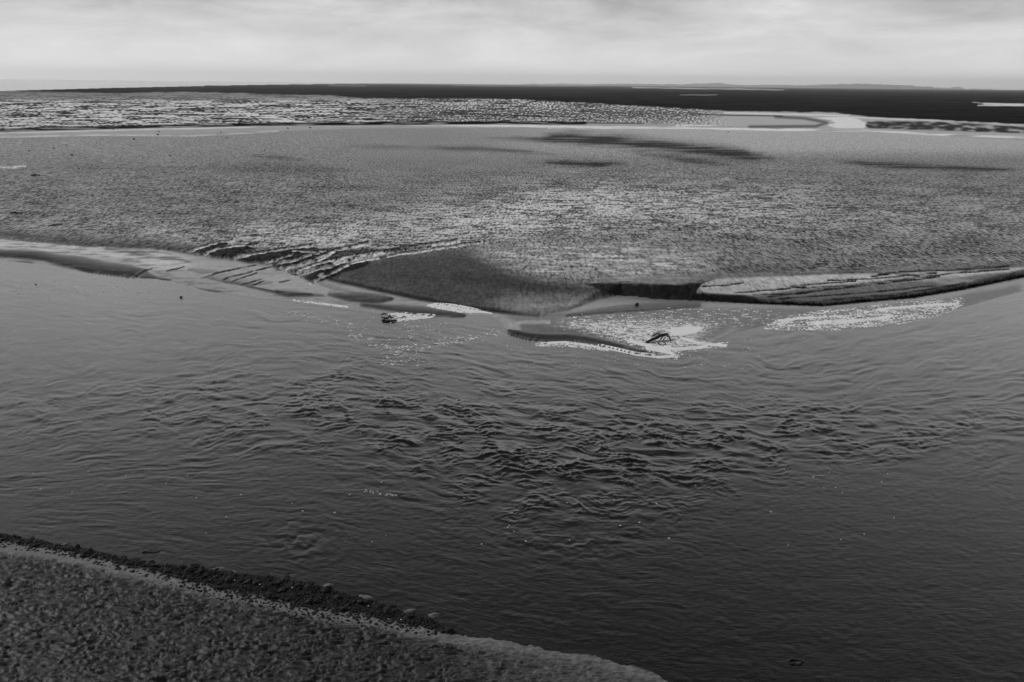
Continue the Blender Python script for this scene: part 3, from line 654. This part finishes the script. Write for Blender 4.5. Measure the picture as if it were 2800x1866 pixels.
# ------------------------------------------------------------------ wood
def tube(pts, rad, seg=8, jit=.15, seed=0):
    rnd = random.Random(seed); vs = []; fs = []
    P = [Vector(p) for p in pts]
    # resample
    Q = []; Rr = []
    for i in range(len(P) - 1):
        for k in range(4):
            t = k / 4; Q.append(P[i].lerp(P[i + 1], t)); Rr.append(rad[i] + (rad[i + 1] - rad[i]) * t)
    Q.append(P[-1]); Rr.append(rad[-1])
    for i, q in enumerate(Q):
        d = (Q[min(i + 1, len(Q) - 1)] - Q[max(i - 1, 0)]).normalized()
        s = d.cross(Vector((0, 0, 1)));
        if s.length < .1: s = Vector((1, 0, 0))
        s.normalize(); t2 = d.cross(s)
        q = q + Vector((rnd.uniform(-1, 1), rnd.uniform(-1, 1), rnd.uniform(-1, 1))) * Rr[i] * .25
        for k in range(seg):
            a = 2 * math.pi * k / seg; r = Rr[i] * rnd.uniform(1 - jit, 1 + jit)
            vs.append(q + (s * math.cos(a) + t2 * math.sin(a)) * r)
    n = len(Q)
    for i in range(n - 1):
        for k in range(seg):
            fs.append((i * seg + k, i * seg + (k + 1) % seg, (i + 1) * seg + (k + 1) % seg, (i + 1) * seg + k))
    fs.append(tuple(range(seg - 1, -1, -1))); fs.append(tuple((n - 1) * seg + k for k in range(seg)))
    return vs, fs

def gz(u, v):
    x, y = ground(u, v); x = float(x); y = float(y)
    hh = max(0.0, float(terrain(np.array([x]), np.array([y]))[0][0]))
    return x, y, hh

def wood_thing(name, label, cat, base, limbs, mats=None):
    bx, by, bz = gz(*base)
    root = bpy.data.objects.new(name, None); col.objects.link(root); root.location = (bx, by, bz)
    root.empty_display_size = .3
    tag(root, label, cat)
    for i, (kind, pl, rad, mt) in enumerate(limbs):
        pts_ = []
        for (u, v, z) in pl:
            x, y, g0 = gz(u, v); pts_.append((x - bx, y - by, g0 - bz + z))
        vs, fs = tube(pts_, rad, 8, .22, i + 5)
        raw_mesh(kind, vs, fs, mt, root, True)
    return root
wood_thing('driftwood', 'dark bent driftwood trunk lying in the foam by the low spit', 'driftwood', (1800, 945),
    [('trunk', [(1766, 941, .06), (1782, 937, .22), (1800, 934, .38), (1818, 930, .5), (1826, 930, .46)], [.08, .15, .17, .16, .09], M_WOOD),
     ('branch', [(1822, 931, .48), (1830, 933, .3), (1834, 937, .04)], [.12, .09, .05], M_WOOD),
     ('branch', [(1812, 932, .40), (1806, 937, .22), (1798, 942, .02)], [.07, .05, .03], M_WOOD),
     ('branch', [(1795, 940, .12), (1803, 946, .08), (1814, 950, .02)], [.06, .05, .03], M_WOOD),
     ('branch', [(1818, 934, .3), (1812, 940, .14), (1822, 946, .03)], [.05, .04, .03], M_WOOD),
     ('branch', [(1784, 922, .05), (1796, 920, .15), (1804, 919, .06)], [.07, .09, .05], M_WOOD)])
heap = wood_thing('driftwood', 'tangled heap of dark branches stranded in the river left of centre', 'driftwood', (1065, 876),
    [('branch', [(1038, 863, .12), (1046, 861, .3), (1057, 863, .25), (1062, 866, .1)], [.06, .10, .09, .05], M_WOOD),
     ('branch', [(1040, 878, .02), (1052, 874, .16), (1066, 873, .3), (1078, 874, .2)], [.07, .11, .12, .06], M_WOOD),
     ('branch', [(1042, 882, .02), (1060, 882, .12), (1080, 880, .12), (1090, 878, .04)], [.07, .12, .11, .05], M_WOOD),
     ('branch', [(1060, 868, .1), (1066, 868, .4), (1072, 872, .3)], [.05, .08, .05], M_WOOD),
     ('branch', [(1064, 878, .1), (1075, 870, .35), (1088, 866, .3)], [.05, .06, .03], M_PALEWOOD),
     ('branch', [(1068, 880, .1), (1078, 872, .3), (1092, 870, .2)], [.04, .06, .03], M_PALEWOOD),
     ('branch', [(1100, 871, .05), (1110, 868, .14), (1120, 866, .05)], [.05, .07, .03], M_WOOD)])
heap.scale = (.85, .85, .85)
wood_thing('branch', 'thin dark branch poking out of the river beside the rocky near shore', 'branch', (405, 1512),
    [('stem', [(388, 1512, .02), (402, 1509, .05), (418, 1509, .06), (438, 1509, .01)], [.025, .035, .03, .012], M_WOOD),
     ('twig', [(415, 1509, .05), (422, 1504, .12), (426, 1500, .2)], [.02, .016, .008], M_WOOD),
     ('twig', [(402, 1509, .05), (396, 1504, .08), (390, 1500, .14)], [.014, .01, .006], M_WOOD),
     ('twig', [(424, 1509, .04), (430, 1506, .08)], [.014, .006], M_WOOD)])
for (pl, lab, r) in [([(132, 621, .05), (148, 619, .12), (172, 618, .05)], 'short black log lying above the left end of the mud bank', .12),
                     ([(86, 482, .1), (98, 480, .25), (110, 481, .05)], 'long dark log lying alone on the far left mud', .22),
                     ([(30, 586, .1), (45, 585, .2), (62, 587, .05)], 'dark log lying at the left edge of the rippled mud', .16)]:
    wood_thing('log', lab, 'log', (pl[1][0], pl[1][1]), [('trunk', [(a, b + 4, z) for a, b, z in pl], [r * .6, r, r * .6], M_WOOD)])

# ------------------------------------------------------------------ stones
def rock_data(name, seed, m, sub=2, flat=.6):
    bm = bmesh.new(); bmesh.ops.create_icosphere(bm, subdivisions=sub, radius=1)
    rnd = random.Random(seed); o = [Vector((rnd.uniform(-1, 1), rnd.uniform(-1, 1), rnd.uniform(-1, 1))).normalized() for _ in range(9)]
    c = [rnd.uniform(.55, .85) for _ in o]
    for v in bm.verts:
        p = v.co.copy()
        for d, k in zip(o, c):
            t = p.dot(d)
            if t > k: p -= d * (t - k) * .85
        p *= 1 + rnd.uniform(-.13, .13)
        v.co = Vector((p.x * 1.25, p.y, p.z * flat))
    me = bpy.data.meshes.new(name); bm.to_mesh(me); bm.free(); me.materials.append(m)
    return me
DARK = [rock_data('rock', 100 + i, M_ROCK) for i in range(7)]
PALE = [rock_data('rock', 200 + i, M_ROCK2) for i in range(4)]
def place_rock(me, u, v, r, label, cat, group=None, sink=.25, name='rock', z=None):
    x, y, g0 = gz(u, v)
    if z is not None: g0 = z
    o = bpy.data.objects.new(name, me); col.objects.link(o)
    o.location = (x, y, g0 + r * (.5 - sink)); o.rotation_euler = (random.uniform(-.3, .3), random.uniform(-.3, .3), random.uniform(0, 6.28))
    o.scale = (r, r * random.uniform(.75, 1.1), r * random.uniform(.8, 1.15))
    tag(o, label, cat, group); return o
n = 0
L_D = 'black weed-covered rock in the rubble band along the near shore'
while n < 285:
    u = random.uniform(-10, 1250)
    a = float(np.interp(u, *zip(*NEAR))); b = float(np.interp(u, *zip(*ROCKLOW)))
    if b - a < 3: continue
    if random.random() > (b - a) / 70 + .3: continue
    t = random.random() ** 1.5; v = a + 4 + (b - a) * t + (random.uniform(0, 14) if random.random() < .15 else 0)
    place_rock(random.choice(DARK), u, v, (.05 + .17 * random.random() ** 2.0) * (1.15 - .3 * t), L_D, 'rock', 'weed-covered rocks along the near shore'); n += 1
for u, v, r, lab in [(1006, 1646, .26, 'pale grey boulder standing on top of the dark rubble at the river edge'), (600, 1566, .24, 'long pale slab on the river side of the dark rubble'),
                     (640, 1570, .15, 'small pale rock just right of the long pale slab'), (1125, 1682, .2, 'flat pale rock at the right end of the rubble band'), (1180, 1700, .26, 'pale flat ledge rock where the rubble band meets open mud'),
                     (895, 1606, .2, 'pale flat stone on the river edge above the widest rubble'), (180, 1492, .13, 'pale small rock at the left of the rubble band')]:
    o = place_rock(random.choice(PALE), u, v, r, lab, 'rock', None, .1)
    o.scale.x *= 1.4; o.rotation_euler.z = random.uniform(-.4, .4)
M_BR = simple_mat('pale_shell', .75, .5, .4, 10, .1, .2, .01)
SHELL = rock_data('rock', 301, M_BR, 1, .5)
for u, v, lab in [(643, 1600, 'tiny bright white stone among the dark rubble'), (800, 1622, 'tiny bright white stone on the lower edge of the widest rubble'), (1008, 1672, 'tiny white stone below the pale boulder'),
                  (1098, 1708, 'tiny white stone at the lower right edge of the rubble'), (452, 1554, 'tiny white stone at the rubble edge in the left half of the band'), (712, 1612, 'tiny white stone just below the middle of the rubble band')]:
    place_rock(SHELL, u, v, .05, lab, 'stone', None, -.6, 'stone')
# rest of the rubble, which nobody could count
vs = []; fs = []
pm_ = [([v.co.copy() for v in me.vertices], [tuple(p.vertices) for p in me.polygons]) for me in [rock_data('pebble', 400 + i, M_ROCK, 1) for i in range(4)]]
UU = []; VV = []; RR = []
while len(UU) < 5200:
    u = random.uniform(-60, 1300); a = float(np.interp(u, *zip(*NEAR))); b = float(np.interp(u, *zip(*ROCKLOW)))
    if random.random() > (b - a) / 75 + .08: continue
    t = random.random() if random.random() < .78 else 1 + .7 * random.random() ** 2
    UU.append(u); VV.append(a + 2 + (b - a) * t); RR.append(.02 + .075 * random.random() ** 1.8)
xs, ys = ground(np.array(UU), np.array(VV)); hs = terrain(xs, ys)[0]
for x, y, z0, r in zip(xs, ys, hs, RR):
    V0, F0 = random.choice(pm_); b = len(vs); R3 = Matrix.Rotation(random.uniform(0, 6.28), 3, 'Z') @ Matrix.Rotation(random.uniform(-.6, .6), 3, 'X')
    for p in V0:
        q = R3 @ p * r; vs.append((x + q.x, y + q.y, max(z0, 0) + q.z + r * .15))
    fs += [tuple(i + b for i in f) for f in F0]
o = raw_mesh('rubble', vs, fs, M_ROCK); tag(o, 'small dark weed-covered rubble along the near river edge', 'rubble', None, 'stuff')

# dark stones dotted over the far mud
far = [(367, 384, 7), (435, 361, 4), (432, 371, 5), (197, 428, 6), (147, 409, 5), (465, 429, 5), (787, 353, 5), (848, 352, 5), (605, 363, 4), (620, 380, 4), (724, 415, 4),
       (182, 400, 4), (265, 394, 3.5), (216, 466, 5), (448, 475, 4), (755, 531, 4), (300, 484, 3.5), (1237, 413, 4), (1517, 397, 4), (310, 356, 3.5), (80, 416, 4), (1860, 348, 3), (1990, 369, 4), (1995, 352, 3), (516, 472, 3), (1338, 533, 4)]
for u, v, s in far:
    x, y = ground(u, v); rr = s / FP * math.hypot(x, y) * .55
    place_rock(random.choice(DARK), u, v + 1, rr, 'dark stone lying alone on the far mud flat', 'stone', 'dark stones dotted over the far mud', .2, 'stone')
place_rock(DARK[2], 1741, 843, .3, 'black stone on the pale sand just below the broken bank', 'stone', None, .1, 'stone')
place_rock(DARK[4], 495, 814, .2, 'small black stone standing out of the river below the left sand bars', 'stone', None, .1, 'stone')
place_rock(DARK[1], 98, 779, .12, 'tiny black stone in the river near the left edge', 'stone', None, .1, 'stone')

# half-sunken weed clump in the lower right
root = bpy.data.objects.new('seaweed_clump', None); col.objects.link(root)
bx, by, _ = gz(2180, 1812); root.location = (bx, by, 0)
tag(root, 'dark half-sunken clump of seaweed in the lower right of the river', 'seaweed')
for i, (dx, dy, rx, ry) in enumerate([(-.04, .10, .36, .09), (-.10, -.10, .26, .07)]):
    ptsr = []
    for k in range(13):
        a = math.pi * (.05 + k / 12 * .95) * (1 if i == 0 else -1)
        ptsr.append((dx + rx * math.cos(a), rx * .55 * math.sin(a) * 1.0 + (0 if i == 0 else -.0), .015 + .02 * math.sin(k)))
    vv_, ff_ = tube(ptsr, [.015] + [.045] * 11 + [.01], 6, .4, 60 + i)
    raw_mesh('frond', vv_, ff_, M_WOOD, root, True)
o = bpy.data.objects.new('stone', PALE[1]); col.objects.link(o); o.parent = root; o.location = (.03, -.01, .0); o.scale = (.07, .05, .06)

# ------------------------------------------------------------------ light
wd = bpy.data.worlds.new('World'); sc.world = wd; wd.use_nodes = True
nt = wd.node_tree; ns = nt.nodes; L = nt.links; ns.clear()
SUN_EL = math.radians(32); SUN_AZ = math.radians(-72)       # azimuth from the viewing direction, to the right
sky = ns.new('ShaderNodeTexSky'); sky.sky_type = 'NISHITA'; sky.sun_disc = False; sky.sun_elevation = SUN_EL; sky.sun_rotation = SUN_AZ; sky.dust_density = 4
bw = ns.new('ShaderNodeRGBToBW'); L.new(sky.outputs[0], bw.inputs[0])
tc = ns.new('ShaderNodeTexCoord'); sep = ns.new('ShaderNodeSeparateXYZ'); L.new(tc.outputs['Generated'], sep.inputs[0])
mp = ns.new('ShaderNodeMapping'); mp.inputs['Scale'].default_value = (1.0, 1.0, 4.2); mp.inputs['Location'].default_value = (.35, .0, .2); L.new(tc.outputs['Generated'], mp.inputs['Vector'])
n1 = ns.new('ShaderNodeTexNoise'); n1.inputs['Scale'].default_value = 5.5; n1.inputs['Detail'].default_value = 10; n1.inputs['Roughness'].default_value = .62; n1.inputs['Distortion'].default_value = .3; L.new(mp.outputs[0], n1.inputs['Vector'])
rp = ns.new('ShaderNodeValToRGB'); cr = rp.color_ramp      # cloud tone against elevation (sin)
cr.elements[0].position = 0.0; cr.elements[0].color = (1.05,) * 3 + (1,)
cr.elements[1].position = 1.0; cr.elements[1].color = (.15,) * 3 + (1,)
for p, c_ in [(.02, .95), (.04, .80), (.09, .58), (.14, 1.02), (.2, 1.02), (.33, .96), (.42, .66), (.5, .32), (.57, .16)]:
    e = cr.elements.new(p); e.color = (c_,) * 3 + (1,)
L.new(sep.outputs['Z'], rp.inputs[0])
fac = math_(nt, 'MULTIPLY', math_(nt, 'SUBTRACT', n1.outputs['Fac'], .5), math_(nt, 'MULTIPLY', sep.outputs['Z'], 9.0, True))
cl = math_(nt, 'MULTIPLY', rp.outputs[0], math_(nt, 'ADD', math_(nt, 'MULTIPLY', fac, 2.3), 1.0))
cl = math_(nt, 'MULTIPLY', cl, math_(nt, 'ADD', math_(nt, 'MULTIPLY', sep.outputs['Y'], .40), .64))
mixed = math_(nt, 'ADD', math_(nt, 'MULTIPLY', cl, .93), math_(nt, 'MULTIPLY', math_(nt, 'MULTIPLY', bw.outputs[0], .1), .04))
cc = ns.new('ShaderNodeCombineColor')
for i in range(3): L.new(mixed, cc.inputs[i])
bg = ns.new('ShaderNodeBackground'); bg.inputs['Strength'].default_value = 1.0; L.new(cc.outputs[0], bg.inputs[0])
wo = ns.new('ShaderNodeOutputWorld'); L.new(bg.outputs[0], wo.inputs[0])

sd_ = bpy.data.lights.new('sun', 'SUN'); sd_.energy = 1.9; sd_.angle = math.radians(10); sd_.color = (1, 1, 1)
so = bpy.data.objects.new('sun', sd_); col.objects.link(so)
dirv = Vector((math.sin(SUN_AZ) * math.cos(SUN_EL), math.cos(SUN_AZ) * math.cos(SUN_EL), math.sin(SUN_EL)))
so.rotation_euler = dirv.to_track_quat('Z', 'Y').to_euler()

HAZE = True
if HAZE:
    vs = [(sx, sy, sz) for sz in (-4, 400) for sx, sy in ((-46000, -300), (46000, -300), (46000, 42500), (-46000, 42500))]
    fs = [(0, 3, 2, 1), (4, 5, 6, 7), (0, 1, 5, 4), (1, 2, 6, 5), (2, 3, 7, 6), (3, 0, 4, 7)]
    m, nt2, ns2, L2 = mat('sea_haze')
    pv = ns2.new('ShaderNodeVolumePrincipled'); pv.inputs['Color'].default_value = (.97, .97, .97, 1); pv.inputs['Density'].default_value = 3.6e-5; pv.inputs['Anisotropy'].default_value = .7
    oo = ns2.new('ShaderNodeOutputMaterial'); L2.new(pv.outputs[0], oo.inputs['Volume'])
    o = raw_mesh('haze', vs, fs, m); tag(o, 'pale sea haze lying over the bay', 'haze', None, 'stuff')

# ------------------------------------------------------------------ render
sc.view_settings.view_transform = 'Standard'; sc.view_settings.look = 'None'; sc.view_settings.exposure = 0; sc.view_settings.gamma = 1
sc.render.engine = 'CYCLES'
sc.cycles.volume_bounces = 1
sc.cycles.max_bounces = 5
